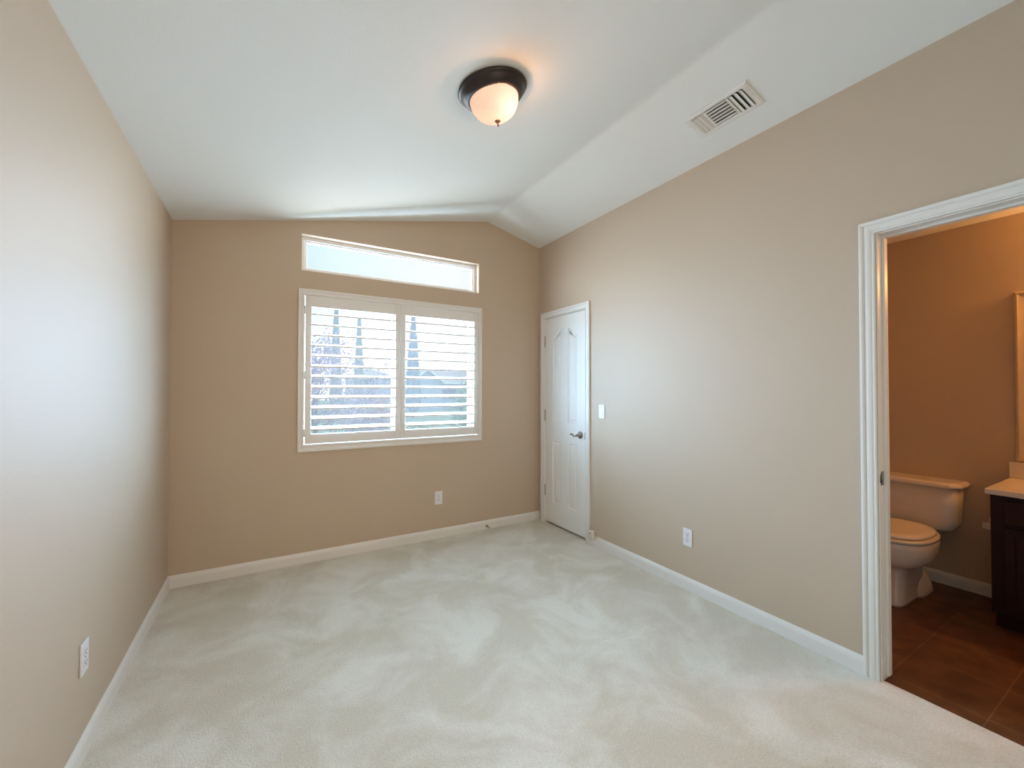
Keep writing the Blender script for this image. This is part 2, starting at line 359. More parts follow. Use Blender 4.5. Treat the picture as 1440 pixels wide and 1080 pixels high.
def door_slab(y_a, y_b, z_a, z_b, x_f, thick, panels):
    """y_a > y_b; panels in (s, z) with s measured from y_a towards y_b; front faces -X"""
    bm = bmesh.new(); wd = y_a-y_b
    P = lambda s, z, d: bm.verts.new((x_f+d, y_a-s, z))
    def loop(pts, d): 
        vs_ = [P(s, z, d) for s, z in pts]
        return vs_, [bm.edges.new((vs_[i], vs_[(i+1) % len(vs_)])) for i in range(len(vs_))]
    ov, oe = loop([(0, z_a), (wd, z_a), (wd, z_b), (0, z_b)], 0)
    edges = list(oe); loops = []
    for pp in panels:
        v0, e0 = loop(pp, 0); edges += e0; loops.append((pp, v0))
    bmesh.ops.triangle_fill(bm, use_beauty=True, use_dissolve=False, edges=edges)
    # drop fill inside the panel loops
    def inside(pt, poly):
        c = False; n = len(poly); j = n-1
        for i in range(n):
            if (poly[i][1] > pt[1]) != (poly[j][1] > pt[1]) and pt[0] < (poly[j][0]-poly[i][0])*(pt[1]-poly[i][1])/(poly[j][1]-poly[i][1])+poly[i][0]: c = not c
            j = i
        return c
    kill = [f for f in bm.faces if any(inside((y_a-f.calc_center_median().y, f.calc_center_median().z), pp) for pp, _ in loops)]
    bmesh.ops.delete(bm, geom=kill, context='FACES_ONLY')
    for pp, v0 in loops:
        prev = v0
        for off, dep in ((0.004, 0.005), (0.012, 0.0085), (0.020, 0.0085), (0.034, 0.0025)):
            q = offset_poly(pp, off); vs_ = [P(s, z, dep) for s, z in q]
            for i in range(len(vs_)):
                j = (i+1) % len(vs_); bm.faces.new((prev[i], prev[j], vs_[j], vs_[i]))
            prev = vs_
        bm.faces.new(prev)
    bv = [bm.verts.new((x_f+thick, v.co.y, v.co.z)) for v in ov]
    for i in range(4): bm.faces.new((ov[i], ov[(i+1) % 4], bv[(i+1) % 4], bv[i]))
    bm.faces.new(list(reversed(bv)))
    bmesh.ops.recalc_face_normals(bm, faces=bm.faces)
    me = bpy.data.meshes.new('slab'); bm.to_mesh(me); bm.free(); return me
ss = lambda t: t*t*(3-2*t)
def arch_panel(s0, s1, z0, zl, zr):
    top = [(s1+(s0-s1)*i/14, zr+(zl-zr)*ss(i/14)) for i in range(15)]
    return [(s0, z0), (s1, z0)]+top
ya = -0.115
panels = [arch_panel(0.118, 0.252, 1.015, 1.825, 1.902), arch_panel(0.358, 0.492, 1.015, 1.902, 1.825),
          [(0.118, 0.222), (0.252, 0.222), (0.252, 0.825), (0.118, 0.825)], [(0.358, 0.222), (0.492, 0.222), (0.492, 0.825), (0.358, 0.825)]]
me = door_slab(ya, -0.725, 0.021, 2.028, W+0.003, 0.034, panels); me.materials.append(M['door'])
slab = bpy.data.objects.new('door_slab', me); COL.objects.link(slab); slab.parent = D1
for hz in (1.805, 1.068, 0.322):
    h = MB(); h.lathe([(0.0, -0.05), (0.0055, -0.05), (0.0055, 0.05), (0.0, 0.05)], 12, 'z', (W-0.004, -0.1125, hz))
    for k in (-0.0545, 0.0545): h.lathe([(0.0, k-0.004), (0.004, k-0.003), (0.004, k+0.003), (0, k+0.004)], 10, 'z', (W-0.004, -0.1125, hz))
    h.build('hinge', M['brass'], D1)
# lever handle
hx, hy, hz = W+0.003, -0.654, 0.917
hb = MB(); hb.lathe([(0.0, 0.0), (0.033, 0.0), (0.033, -0.004), (0.029, -0.010), (0.018, -0.014), (0.013, -0.018), (0.011, -0.045), (0.0, -0.047)], 28, 'x', (hx, hy, hz))
hb.tube([(hx-0.040, hy, hz), (hx-0.046, hy+0.018, hz-0.006), (hx-0.047, hy+0.036, hz-0.010), (hx-0.046, hy+0.052, hz+0.001), (hx-0.045, hy+0.068, hz+0.008), (hx-0.044, hy+0.082, hz+0.004), (hx-0.044, hy+0.090, hz-0.002)],
        [0.009, 0.0085, 0.008, 0.007, 0.006, 0.006, 0.005], 12)
hb.build('lever_handle', M['nickel'], D1)
box(W-0.0135, W-0.002, -0.7295, -0.7345, 0.888, 0.948).build('strike_plate', M['nickel'], D1)
# bathroom doorway
D2 = empty('door_2', (0, 0, 0)); tag(D2, 'open bathroom doorway with white moulded casing and jamb', 'doorway', kind='structure')
casing(BY0+0.0005, BY1-0.0005, BZ+0.0, cprof).build('casing', M['trim'], D2)
jb = MB(); t_ = 0.006
for y0, y1 in ((BY0-0.0005, BY0-t_), (BY1+0.0005, BY1+t_)): jb.box(W+0.0, W+WT, y0, y1, 0, BZ-0.0005)
jb.box(W, W+WT, BY0-t_, BY1+t_, BZ-t_, BZ-0.0005); jb.build('jamb', M['trim'], D2, 0.001)
js = MB(); js.box(W+0.046, W+0.080, BY0-t_, BY0-t_-0.011, 0.014, BZ-t_); js.box(W+0.046, W+0.080, BY1+t_, BY1+t_+0.011, 0.014, BZ-t_); js.box(W+0.046, W+0.080, BY0-t_-0.011, BY1+t_+0.011, BZ-t_-0.011, BZ-t_)
js.build('door_stop_strip', M['trim'], D2, 0.002)
sp = MB(); sp.box(W+0.010, W+0.042, BY0-t_, BY0-t_-0.0018, 0.885, 0.948); sp.box(W+0.000, W+0.012, BY0-t_, BY0-t_-0.0035, 0.897, 0.936)
sp.build('strike_plate', M['nickel'], D2, 0.001)

# ------------------------------------------------------------------ windows
def window(name, x0, x1, z0, z1, y0, y1, fwid, stile, label):
    mb = MB(); e = 0.0005
    mb.box(x0+e, x1-e, y0, y1, z0+e, z0+fwid); mb.box(x0+e, x1-e, y0, y1, z1-fwid, z1-e)
    mb.box(x0+e, x0+fwid, y0, y1, z0+fwid, z1-fwid); mb.box(x1-fwid, x1-e, y0, y1, z0+fwid, z1-fwid)
    g = 0.012        # glazing bead, set back
    ym = y0+0.012
    mb.box(x0+fwid, x1-fwid, ym, y1-0.004, z0+fwid, z0+fwid+g); mb.box(x0+fwid, x1-fwid, ym, y1-0.004, z1-fwid-g, z1-fwid)
    mb.box(x0+fwid, x0+fwid+g, ym, y1-0.004, z0+fwid+g, z1-fwid-g); mb.box(x1-fwid-g, x1-fwid, ym, y1-0.004, z0+fwid+g, z1-fwid-g)
    if stile: mb.box(stile[0], stile[1], y0+0.006, y1-0.006, z0+fwid+g, z1-fwid-g)
    o = mb.build(name, M['vinyl'], None, 0.002); tag(o, label, 'window', kind='structure')
    spans = [(x0+fwid+g, x1-fwid-g)] if not stile else [(x0+fwid+g, stile[0]), (stile[1], x1-fwid-g)]
    yg = (ym+y1)/2
    for a, b in spans: MB().face([(a, yg, z0+fwid+g), (b, yg, z0+fwid+g), (b, yg, z1-fwid-g), (a, yg, z1-fwid-g)]).build('glass_pane', M['glass'], o, fix=False)
    return o
window('window_1', SX0, SX1, SZ0, SZ1, 0.085, 0.135, 0.034, (1.490, 1.556), 'white sliding window behind the louvered shutters')
window('window_2', TX0, TX1, TZ0, TZ1, 0.062, 0.112, 0.028, None, 'slim fixed window with bare glass above the shutters')

# ------------------------------------------------------------------ plantation shutters
PS = empty('window_shutter', (1.5315, 0, 0.844)); PS.location = (0, 0, 0)
tag(PS, 'white plantation shutter with two louvered panels covering the lower window', 'window shutter')
fr = MB()
fprof = [(0.0, 0.0), (0.0, -0.016), (0.003, -0.020), (0.012, -0.020), (0.016, -0.015), (0.026, -0.014), (0.030, -0.018), (0.036, -0.018), (0.0395, -0.014), (0.0395, 0.0)]
fx0, fx1, fz0, fz1 = 0.7558, 2.3074, 0.8441, 2.0936
rings = []
for k in range(5):
    k = k % 4; ring = []
    for a, h in fprof:
        x = fx0+a if k in (0, 3) else fx1-a; z = fz0+a*1.42 if k in (0, 1) else fz1-a*1.27
        ring.append((x, h-0.0002, z))
    rings.append(ring)
fr.loft(rings, cap0=False, cap1=False, sm=False)
fr.build('frame', M['shutter'], PS)
PY0, PY1 = -0.022, 0.006
def lv_profile(wd, th, k=14):
    a, b, c = wd/2, th/2, 0.0016
    return [(-a, -b+c), (-a+c, -b), (0, -b-0.0008), (a-c, -b), (a, -b+c), (a, b-c), (a-c, b), (0, b+0.0008), (-a+c, b), (-a, b-c)]
LZ = [1.021+0.0804*i for i in range(12)]
TILT = math.radians(10.5)
for (px0, px1, ox0, ox1) in ((0.8065, 1.5315, 0.848, 1.490), (1.5345, 2.2635, 1.575, 2.222)):
    pm = MB()
    pm.box(px0, ox0, PY0, PY1, 0.9060, 2.0405); pm.box(ox1, px1, PY0, PY1, 0.9060, 2.0405)
    pm.box(ox0, ox1, PY0+0.002, PY1-0.002, 0.9060, 0.979); pm.box(ox0, ox1, PY0+0.002, PY1-0.002, 1.957, 2.0405)
    pn = pm.build('shutter_panel', M['shutter'], PS, 0.0025)
    for z in LZ:
        lm = MB(); prof = lv_profile(0.087, 0.012); rg = []
        for x in (ox0+0.0015, ox1-0.0015):
            rg.append([(x, -0.008+a*math.cos(TILT)-b*math.sin(TILT), z+a*math.sin(TILT)+b*math.cos(TILT)) for a, b in prof])
        lm.loft(rg, sm=False); lm.build('louver', M['shutter'], pn)
    hx_ = px0-0.004 if px0 < 1 else px1+0.002
    for z in (1.93, 1.43, 0.99):
        MB().lathe([(0, -0.03), (0.004, -0.03), (0.004, 0.03), (0, 0.03)], 10, 'z', (hx_, -0.020, z)).build('hinge', M['shutter' if px0 > 1 else 'vinyl'], pn)
    kx = 1.5315-0.02 if px0 < 1 else 1.5345+0.02
    MB().lathe([(0, -0.030), (0.005, -0.030), (0.007, -0.026), (0.004, -0.0225), (0, -0.0225)], 12, 'y', (kx, 0, 0.915)).build('knob', M['vinyl'], pn)

# ------------------------------------------------------------------ outlets and switch
def outlet(loc, rotz, label):
    e = empty('electrical_outlet', loc, (0, 0, rotz)); tag(e, label, 'outlet', 'wall outlets')
    box(-0.035, 0.035, -0.0065, -0.0002, -0.0575, 0.0575).build('cover_plate', M['plastic'], e, 0.003, 3)
    for s in (1, -1):
        zc = 0.0195*s
        ring = lambda y, k: [(x*k, y, zc+z*k) for x, z, _ in srect(0, 0, 0.0168, 0.0142, 2.6, 0, 28)]
        r = MB().loft([ring(-0.0062, 1.0), ring(-0.0082, 1.0), ring(-0.0088, 0.94)]).build('receptacle', M['plastic'], e)
        sm_ = MB(); sm_.box(-0.0085, -0.0058, -0.0092, -0.0084, zc-0.001, zc+0.0085); sm_.box(0.0058, 0.0080, -0.0092, -0.0084, zc, zc+0.008)
        sm_.lathe([(0, -0.0092), (0.0030, -0.0092), (0.0030, -0.0084), (0, -0.0084)], 10, 'y', (0, 0, zc-0.0068)); sm_.build('slots', M['slot'], r)
    MB().lathe([(0, -0.0078), (0.0028, -0.0076), (0.0030, -0.0062), (0, -0.0062)], 12, 'y').build('screw', M['nickel'], e)
outlet((1.8845, 0, 0.356), 0, 'white duplex outlet low on the wall below the shuttered window')
outlet((W, -1.752, 0.346), -PI/2, 'white duplex outlet low on the wall between the white door and the bathroom doorway')
outlet((0, -1.464, 0.357), PI/2, 'white duplex outlet on the bare wall, seen nearly edge-on')
SW = empty('light_switch', (W, -0.936, 1.140), (0, 0, -PI/2)); tag(SW, 'white rocker light switch on the wall beside the white door', 'light switch')
box(-0.0345, 0.0345, -0.0065, -0.0002, -0.057, 0.057).build('cover_plate', M['plastic'], SW, 0.003, 3)
rk = MB(); rk.loft([[(-0.0165, -0.0063, -0.033), (0.0165, -0.0063, -0.033), (0.0165, -0.0063, 0.033), (-0.0165, -0.0063, 0.033)],
                    [(-0.0165, -0.0105, -0.033), (0.0165, -0.0105, -0.033), (0.0165, -0.0072, 0.033), (-0.0165, -0.0072, 0.033)]], sm=False)
rk.build('rocker', M['vinyl'], SW, 0.001)
for z in (-0.048, 0.048): MB().lathe([(0, -0.0078), (0.0028, -0.0076), (0.003, -0.0062), (0, -0.0062)], 12, 'y', (0, 0, z)).build('screw', M['plastic'], SW)

# small jack box on the baseboard
JB = empty('phone_jack_box', (W-0.0135, -0.829, 0.045), (0, 0, -PI/2)); tag(JB, 'small ivory phone jack box on the baseboard beside the white door', 'jack box')
jbx = MB(); jbx.loft([srect(0, -0.0135, 0.031, 0.013, 5, 0.006, 32), srect(0, -0.0135, 0.032, 0.0135, 5, 0.012, 32), srect(0, -0.0135, 0.032, 0.0135, 5, 0.074, 32), srect(0, -0.0135, 0.029, 0.011, 5, 0.080, 32)])
jbx.build('housing', M['ivory'], JB)
box(-0.033, 0.033, 0.0, 0.0128, 0.0385, 0.076).build('backplate', M['ivory'], JB)
pf = MB(); pf.box(-0.006, 0.006, -0.0276, -0.0268, 0.056, 0.066); pf.build('port', M['slot'], JB)

# spring door stop
DS = empty('door_stop', (2.362, -BD, 0.030), (0, 0, 0)); tag(DS, 'small spring door stop on the baseboard below the window, white rubber tip', 'door stop')
MB().lathe([(0, 0), (0.010, 0), (0.010, -0.004), (0.006, -0.010), (0, -0.010)], 16, 'y').build('base', M['bronze'], DS)
hel = []
for i in range(9*10+1):
    a = 2*PI*i/10; hel.append((0.0052*math.cos(a), -0.009-0.055*i/90, 0.0052*math.sin(a)))
MB().tube(hel, 0.0016, 6).build('spring', M['brass'], DS)
MB().lathe([(0, -0.062), (0.0075, -0.062), (0.0085, -0.068), (0.008, -0.078), (0.004, -0.082), (0, -0.082)], 16, 'y').build('rubber_tip', M['ivory'], DS)

# ------------------------------------------------------------------ ceiling light
lx, ly = 1.476, -1.800
CLT = empty('ceiling_light', (lx, ly, HL+SL*lx), (0, -math.atan(SL), 0)); tag(CLT, 'round bronze flush-mount ceiling light with a lit frosted glass bowl', 'ceiling light')
MB().lathe([(0, -0.0005), (0.158, -0.0005), (0.165, -0.004), (0.167, -0.010), (0.163, -0.016), (0.157, -0.018), (0.153, -0.024), (0.146, -0.036), (0.136, -0.046), (0.126, -0.051), (0.120, -0.052),
            (0.116, -0.050), (0.114, -0.042), (0.10, -0.03), (0, -0.03)], 64).build('canopy', M['bronze'], CLT)
prof = [(0.1175*math.cos(t)**0.85 if t < PI/2 else 0.0, -0.048-0.098*math.sin(t)) for t in [PI/2*i/16 for i in range(16)]]+[(0.006, -0.1462)]
gm = MB()
gm.loft([[(r*math.cos(2*PI*k/48), r*math.sin(2*PI*k/48), h) for k in range(48)] for r, h in prof], cap0=False, cap1=True)
gm.build('glass_bowl', M['alabaster'], CLT)
MB().lathe([(0, -0.145), (0.013, -0.146), (0.015, -0.150), (0.011, -0.154), (0.005, -0.157), (0.004, -0.163), (0.0065, -0.167), (0.004, -0.172), (0, -0.173)], 24).build('finial', M['finial'], CLT)
bl = MB(); bl.lathe([(0, 0.03), (0.010, 0.028), (0.013, 0.012), (0.022, 0.002), (0.028, -0.012), (0.026, -0.026), (0.016, -0.036), (0, -0.040)], 24, 'z', (0.026, -0.036, -0.062)); bl.build('bulb', M['bulb'], CLT)
pl_ = bpy.data.lights.new('lamp_glow', 'POINT'); pl_.energy = 135; pl_.color = (1.0, 0.50, 0.24); pl_.shadow_soft_size = 0.03
po = bpy.data.objects.new('lamp_glow', pl_); COL.objects.link(po); po.parent = CLT; po.location = (0.026, -0.040, -0.086)

# ------------------------------------------------------------------ ceiling vent
vx, vy = 2.703, -2.180
VT = empty('ceiling_vent', (vx, vy, HT-SR*(vx-XR)), (0, math.atan(SR), 0)); tag(VT, 'white metal air register with curved slats on the sloped ceiling', 'air vent')
hxv, hyv = 0.092, 0.180; ox, oy = 0.066, 0.145
fm = MB()
def plate_ring(hx_, hy_, z): return [(-hx_, -hy_, z), (hx_, -hy_, z), (hx_, hy_, z), (-hx_, hy_, z)]
fm.loft([plate_ring(hxv, hyv, -0.0003), plate_ring(hxv, hyv, -0.004), plate_ring(hxv-0.008, hyv-0.008, -0.009), plate_ring(ox+0.004, oy+0.004, -0.009), plate_ring(ox, oy, -0.006), plate_ring(ox, oy, -0.001)], cap0=False, cap1=False, sm=False)
for yb in (-0.062, 0.070): fm.box(-ox, ox, yb-0.006, yb+0.006, -0.010, -0.004)
fm.build('frame', M['vent'], VT)
box(-ox, ox, -oy, oy, -0.0012, -0.0004).build('duct_opening', M['void'], VT)
def slat(a, b, tilt_dir, along):       # curved blade between two points
    sm_ = MB(); k = 6
    prof = [(-0.011+0.024*i/k, -0.0025-0.0115*math.sin(PI*0.5*i/k)) for i in range(k+1)]
    rg = []
    for end in (a, b):
        top = []
        for d, h in prof: top.append((end[0]+d*tilt_dir, end[1], h) if along == 'y' else (end[0], end[1]+d*tilt_dir, h))
        bot = [(p[0], p[1], p[2]+0.0013) for p in reversed(top)]
        rg.append(top+bot)
    sm_.loft(rg, sm=False); sm_.build('slat', M['vent'], VT)
for i in range(6): 
    x = -0.055+0.0215*i; slat((x, -0.056, 0), (x, 0.064, 0), -1, 'y')
for i in range(3):
    y = -0.132+0.026*i; slat((-ox, y, 0), (ox, y, 0), -1, 'x')
for i in range(3):
    y = 0.092+0.022*i; slat((-ox, y, 0), (ox, y, 0), 1, 'x')
for y in (-0.165, 0.165): MB().lathe([(0, -0.0112), (0.004, -0.0105), (0.0045, -0.0085), (0, -0.0085)], 12, 'z', (0, y, 0)).build('screw', M['vent'], VT)

# ------------------------------------------------------------------ toilet (local +x away from the wall)
TY = -2.470
TO = empty('toilet', (XB, TY, -0.004), (0, 0, PI)); tag(TO, 'cream two-piece toilet with closed lid on the brown tile floor', 'toilet')
bowl = MB()
sec = [(0.0, 0.26, 0.690, 0.086, 5.5), (0.015, 0.26, 0.690, 0.086, 5.5), (0.05, 0.255, 0.680, 0.084, 5.5), (0.13, 0.25, 0.660, 0.081, 5), (0.200, 0.25, 0.652, 0.082, 4.5), (0.224, 0.25, 0.660, 0.096, 3.6),
       (0.236, 0.25, 0.682, 0.128, 3.0), (0.254, 0.245, 0.708, 0.158, 2.6), (0.285, 0.24, 0.728, 0.178, 2.45), (0.325, 0.235, 0.737, 0.187, 2.35), (0.36, 0.235, 0.740, 0.190, 2.3), (0.388, 0.235, 0.740, 0.190, 2.3), (0.396, 0.245, 0.732, 0.183, 2.3)]
bowl.loft([srect((a+b)/2, 0, (b-a)/2, hw, n, z, 56, back_n=max(n, 2.6)) for z, a, b, hw, n in sec])
# trapway swelling and foot flange behind the pedestal
bowl.loft([srect(0.30, 0, 0.16, hw, 2.6, z, 40) for z, hw in ((0.0, 0.115), (0.02, 0.115), (0.06, 0.105), (0.11, 0.080), (0.14, 0.05))])
# tank shelf
bowl.loft([srect(0.14, 0, 0.12, hw, 4, z, 40) for z, hw in ((0.26, 0.09), (0.30, 0.115), (0.36, 0.125), (0.392, 0.125))])
bowl.build('bowl', M['ceramic'], TO)
tank = MB()
tank.loft([srect(0.112, 0, hx_, hw, n, z, 64) for z, hx_, hw, n in ((0.394, 0.055, 0.140, 3), (0.397, 0.068, 0.165, 3.4), (0.408, 0.082, 0.188, 4), (0.428, 0.090, 0.203, 4.6), (0.46, 0.093, 0.210, 5), (0.56, 0.096, 0.214, 5.5), (0.684, 0.099, 0.219, 6))])
tank.build('tank', M['ceramic'], TO)
def oct_ring(hx_, hy_, c, z, cx=0.115):
    return [(cx-hx_, -hy_, z), (cx+hx_-c, -hy_, z), (cx+hx_, -hy_+c, z), (cx+hx_, hy_-c, z), (cx+hx_-c, hy_, z), (cx-hx_, hy_, z)]
ld = MB(); ld.loft([oct_ring(0.101, 0.224, 0.045, 0.6845), oct_ring(0.112, 0.238, 0.048, 0.690), oct_ring(0.112, 0.238, 0.048, 0.703), oct_ring(0.106, 0.231, 0.046, 0.715), oct_ring(0.094, 0.217, 0.042, 0.722)], sm=False)
ld.build('tank_lid', M['ceramic'], TO, 0.006, 3)
st = MB(); st.loft([srect(0.492, 0, a, b, 2.3, z, 56, back_n=2.5) for z, a, b in ((0.397, 0.245, 0.186), (0.401, 0.254, 0.194), (0.413, 0.255, 0.195), (0.4185, 0.247, 0.188))])
st.build('seat', M['seat'], TO)
sl_ = MB(); sl_.loft([srect(0.485, 0, a, b, 2.3, z, 56, back_n=2.5) for z, a, b in ((0.421, 0.234, 0.170), (0.424, 0.241, 0.177), (0.434, 0.241, 0.177), (0.442, 0.232, 0.168), (0.446, 0.200, 0.138))])
sl_.build('seat_lid', M['seat'], TO)
for v in (-0.07, 0.07): box(0.222, 0.252, v-0.018, v+0.018, 0.393, 0.432).build('seat_hinge', M['seat'], TO, 0.004)
lv = MB(); lv.lathe([(0, 0.209), (0.011, 0.209), (0.011, 0.219), (0, 0.221)], 16, 'x', (0, -0.128, 0.652)); lv.tube([(0.219, -0.128, 0.652), (0.226, -0.145, 0.651), (0.228, -0.165, 0.648), (0.229, -0.185, 0.644)], [0.006, 0.006, 0.0055, 0.005], 10)
lv.build('flush_lever', M['nickel'], TO)

# ------------------------------------------------------------------ vanity
VC = empty('vanity_cabinet', (XB, -3.50, -0.004)); tag(VC, 'dark cherry wood bathroom vanity cabinet under the cream counter', 'vanity cabinet')
vb = MB(); vb.box(-0.53, -0.001, -0.61, 0.61, 0.10, 0.749); vb.box(-0.45, -0.001, -0.61, 0.61, 0.0005, 0.10)
vb.build('body', M['cherry'], VC, 0.002)
def raised(mb, y0, y1, z0, z1, x):
    mb.box(x-0.018, x, y0, y1, z0, z1)
    mb.loft([[(x-0.018-d, y0+i, z0+i), (x-0.018-d, y1-i, z0+i), (x-0.018-d, y1-i, z1-i), (x-0.018-d, y0+i, z1-i)] for i, d in ((0.035, -0.004), (0.045, 0.004), (0.055, 0.004))], sm=False)
for y0, y1 in ((0.01, 0.56), (-0.56, -0.01)):
    d = MB(); raised(d, y0, y1, 0.135, 0.575, -0.531); dd = d.build('door', M['cherry'], VC, 0.002)
    MB().lathe([(0, -0.577), (0.011, -0.575), (0.013, -0.568), (0.006, -0.562), (0.005, -0.5485), (0, -0.5485)], 14, 'x', (0, y0+0.05 if y0 > 0 else y1-0.05, 0.53)).build('knob', M['nickel'], dd)
    d = MB(); d.box(-0.549, -0.531, y0, y1, 0.595, 0.725); dw = d.build('drawer', M['cherry'], VC, 0.004)
VTOP = empty('stone_counter', (XB, -3.50, 0.7455)); tag(VTOP, 'cream cultured marble counter with backsplash on the cherry cabinet', 'countertop')
box(-0.565, -0.0005, -0.625, 0.625, 0.0, 0.032).build('counter', M['marble'], VTOP, 0.006, 3)
box(-0.022, -0.0005, -0.625, 0.625, 0.0325, 0.133).build('backsplash', M['marble'], VTOP, 0.003)
# paper holder on the cabinet's side
PH = empty('toilet_paper_holder', (4.40, -2.890, 0.49)); tag(PH, 'white toilet paper holder beside the cherry cabinet, no roll on it', 'toilet paper holder')
for x in (-0.075, 0.075):
    MB().loft([[(x-a, y, b_*-1+z) for a, b_ in ((-0.012, -0.02), (0.012, -0.02), (0.012, 0.02), (-0.012, 0.02))] for y, z in ((-0.0005, 0), (0.008, 0), (0.05, 0.01), (0.085, 0.012))], sm=False).build('bracket', M['ceramic'], PH, 0.004)
MB().lathe([(0, -0.064), (0.008, -0.064), (0.009, 0.0), (0.008, 0.064), (0, 0.064)], 16, 'x', (0, 0.065, 0.012)).build('roller', M['ceramic'], PH)
# mirror
MR = empty('wall_mirror', (XB, -2.905, 0.884)); tag(MR, 'framed bathroom mirror on the wall above the counter backsplash', 'mirror')
mp_ = [(0, 0), (0, -0.020), (0.006, -0.026), (0.014, -0.028), (0.022, -0.024), (0.030, -0.021), (0.040, -0.018), (0.048, -0.012), (0.048, 0)]
rings = []
for k in range(5):
    k = k % 4; ring = []
    for a, h in mp_:
        y = -a if k in (0, 3) else -0.88+a; z = a if k in (0, 1) else 1.046-a
        ring.append((h-0.0005, y, z))
    rings.append(ring)
MB().loft(rings, cap0=False, cap1=False, sm=False).build('frame', M['frame'], MR)
box(-0.010, -0.004, -0.834, -0.046, 0.046, 1.0).build('mirror_glass', M['mirror'], MR)
# vanity light above the mirror
VL = empty('vanity_light', (XB, -3.60, 2.12)); tag(VL, 'vanity light bar with glowing round bulbs above the mirror', 'wall lamp')
box(-0.03, -0.0005, -0.32, 0.32, -0.05, 0.05).build('light_bar', M['nickel'], VL, 0.006)
for y in (-0.24, -0.08, 0.08, 0.24):
    MB().lathe([(0, -0.031), (0.02, -0.031), (0.022, -0.042), (0.036, -0.052), (0.046, -0.075), (0.046, -0.092), (0.036, -0.116), (0.02, -0.127), (0, -0.130)], 20, 'x', (0, y, 0)).build('bulb', M['bathbulb'], VL)

# ------------------------------------------------------------------ outdoors
struct('ground', box(-40, 60, 0.6, 80, -0.75, -0.6), M['lawn'], 'lawn outside the window', 'ground')
struct('driveway', MB().loft([[(9.2, 15.5, -0.599), (12.8, 16.5, -0.599), (15.5, 19.5, -0.599), (9.5, 19.5, -0.599)], [(9.2, 15.5, -0.585), (12.8, 16.5, -0.585), (15.5, 19.5, -0.585), (9.5, 19.5, -0.585)]], sm=False), M['concrete'], 'pale concrete driveway outside beyond the lawn', 'driveway')
def leaves(mb, pts, size, jitter=0.5):
    for p in pts:
        a = random.uniform(0, 2*PI); b = random.uniform(-1, 1); n = Vector((math.cos(a)*math.sqrt(1-b*b), math.sin(a)*math.sqrt(1-b*b), b))
        t = n.orthogonal().normalized(); q = n.cross(t); s = size*random.uniform(1-jitter, 1+jitter)
        mb.face([p-t*s, p-q*s*0.45, p+t*s, p+q*s*0.45])
def cypress(x, y, zb, zt, rad, m, label):
    e = empty('cypress_tree', (x, y, zb)); tag(e, label, 'tree', 'cypress trees outside')
    H = zt-zb; mb = MB(); rings = []
    for i in range(15):
        t = i/14; r = rad*min(1, (t/0.10)**0.7 if t > 0 else 0)*(1-0.92*max(0, (t-0.18)/0.82)**1.15)*0.82
        rings.append([(r*(1+0.25*noise.noise(Vector((3*math.cos(a), 3*math.sin(a), t*14+x))))*math.cos(a), r*(1+0.25*noise.noise(Vector((3*math.cos(a), 3*math.sin(a), t*14+x))))*math.sin(a), 0.25+t*(H-0.25)) for a in [2*PI*k/14 for k in range(14)]])
    mb.loft(rings)
    pts = []
    for _ in range(1100):
        t = random.random()**1.2; r = rad*min(1, (max(t, .01)/0.10)**0.7)*(1-0.90*max(0, (t-0.18)/0.82)**1.15)*random.uniform(0.75, 1.08); a = random.uniform(0, 2*PI)
        pts.append(Vector((r*math.cos(a), r*math.sin(a), 0.25+t*(H-0.2))))
    for p in pts:       # upright sprays
        o = Vector((p.x, p.y, 0)).normalized() if p.xy.length > 1e-4 else Vector((1, 0, 0))
        s = o.cross(Vector((0, 0, 1))).normalized(); L = random.uniform(0.25, 0.5); wv = random.uniform(0.05, 0.1)
        mb.face([p-s*wv, p+o*0.05-Vector((0, 0, 0.1)), p+s*wv, p+o*0.09+Vector((0, 0, L))])
    mb.build('foliage', m, e, fix=False)
    MB().tube([(0, 0, 0), (0, 0, 0.6)], [0.13, 0.10], 10).build('trunk', M['bark'], e)
def scl(y_old, y_new): return (y_new+3.5389)/(y_old+3.5389)
def place(x, z, y_old, y_new):
    s = scl(y_old, y_new); return CAM.x+(x-CAM.x)*s, CAM.z+(z-CAM.z)*s, s
for (x, z, yo, yn, hw, m, lb) in ((4.27, 6.6, 25, 27, 0.34, 'cypress', 'tall slim cypress nearest the purple-leaved tree, its tip hidden by the shutter rail'),
                                  (6.22, 6.25, 28, 31, 0.36, 'cypress', 'thin pointed cypress beside the lavender house with two small windows'),
                                  (8.38, 5.82, 22, 25, 0.47, 'cypress_blue', 'broad blue-grey cypress in front of the low house gable')):
    X_, Z_, s = place(x, z, yo, yn); cypress(X_, yn, -0.6, Z_, hw*s, M[m], lb)
# purple-leaved plum
PL = empty('plum_tree', (1.36, 5.2, -0.6)); tag(PL, 'purple-leaved tree with airy foliage close outside the window', 'tree')
br = MB(); br.tube([(0, 0, 0), (0.02, 0, 0.5), (-0.03, 0.05, 1.0)], [0.07, 0.06, 0.05], 10); tips = []
random.seed(11)
def limb(p, d, L, r, lev):
    q = [p]; 
    for i in range(4):
        d = (d+Vector((random.uniform(-.25, .25), random.uniform(-.25, .25), random.uniform(-.12, .2)))).normalized(); q.append(q[-1]+d*L/4)
        if lev >= 1: tips.append(q[-1])
    br.tube(q, [r, r*.9, r*.75, r*.6, r*.45], 6)
    if lev < 2:
        for k in range(4 if lev == 0 else 3):
            dd = (d+Vector((random.uniform(-1, 1), random.uniform(-.7, .7), random.uniform(-.4, .6)))).normalized(); limb(q[random.randint(2, 4)], dd, L*0.68, r*.5, lev+1)
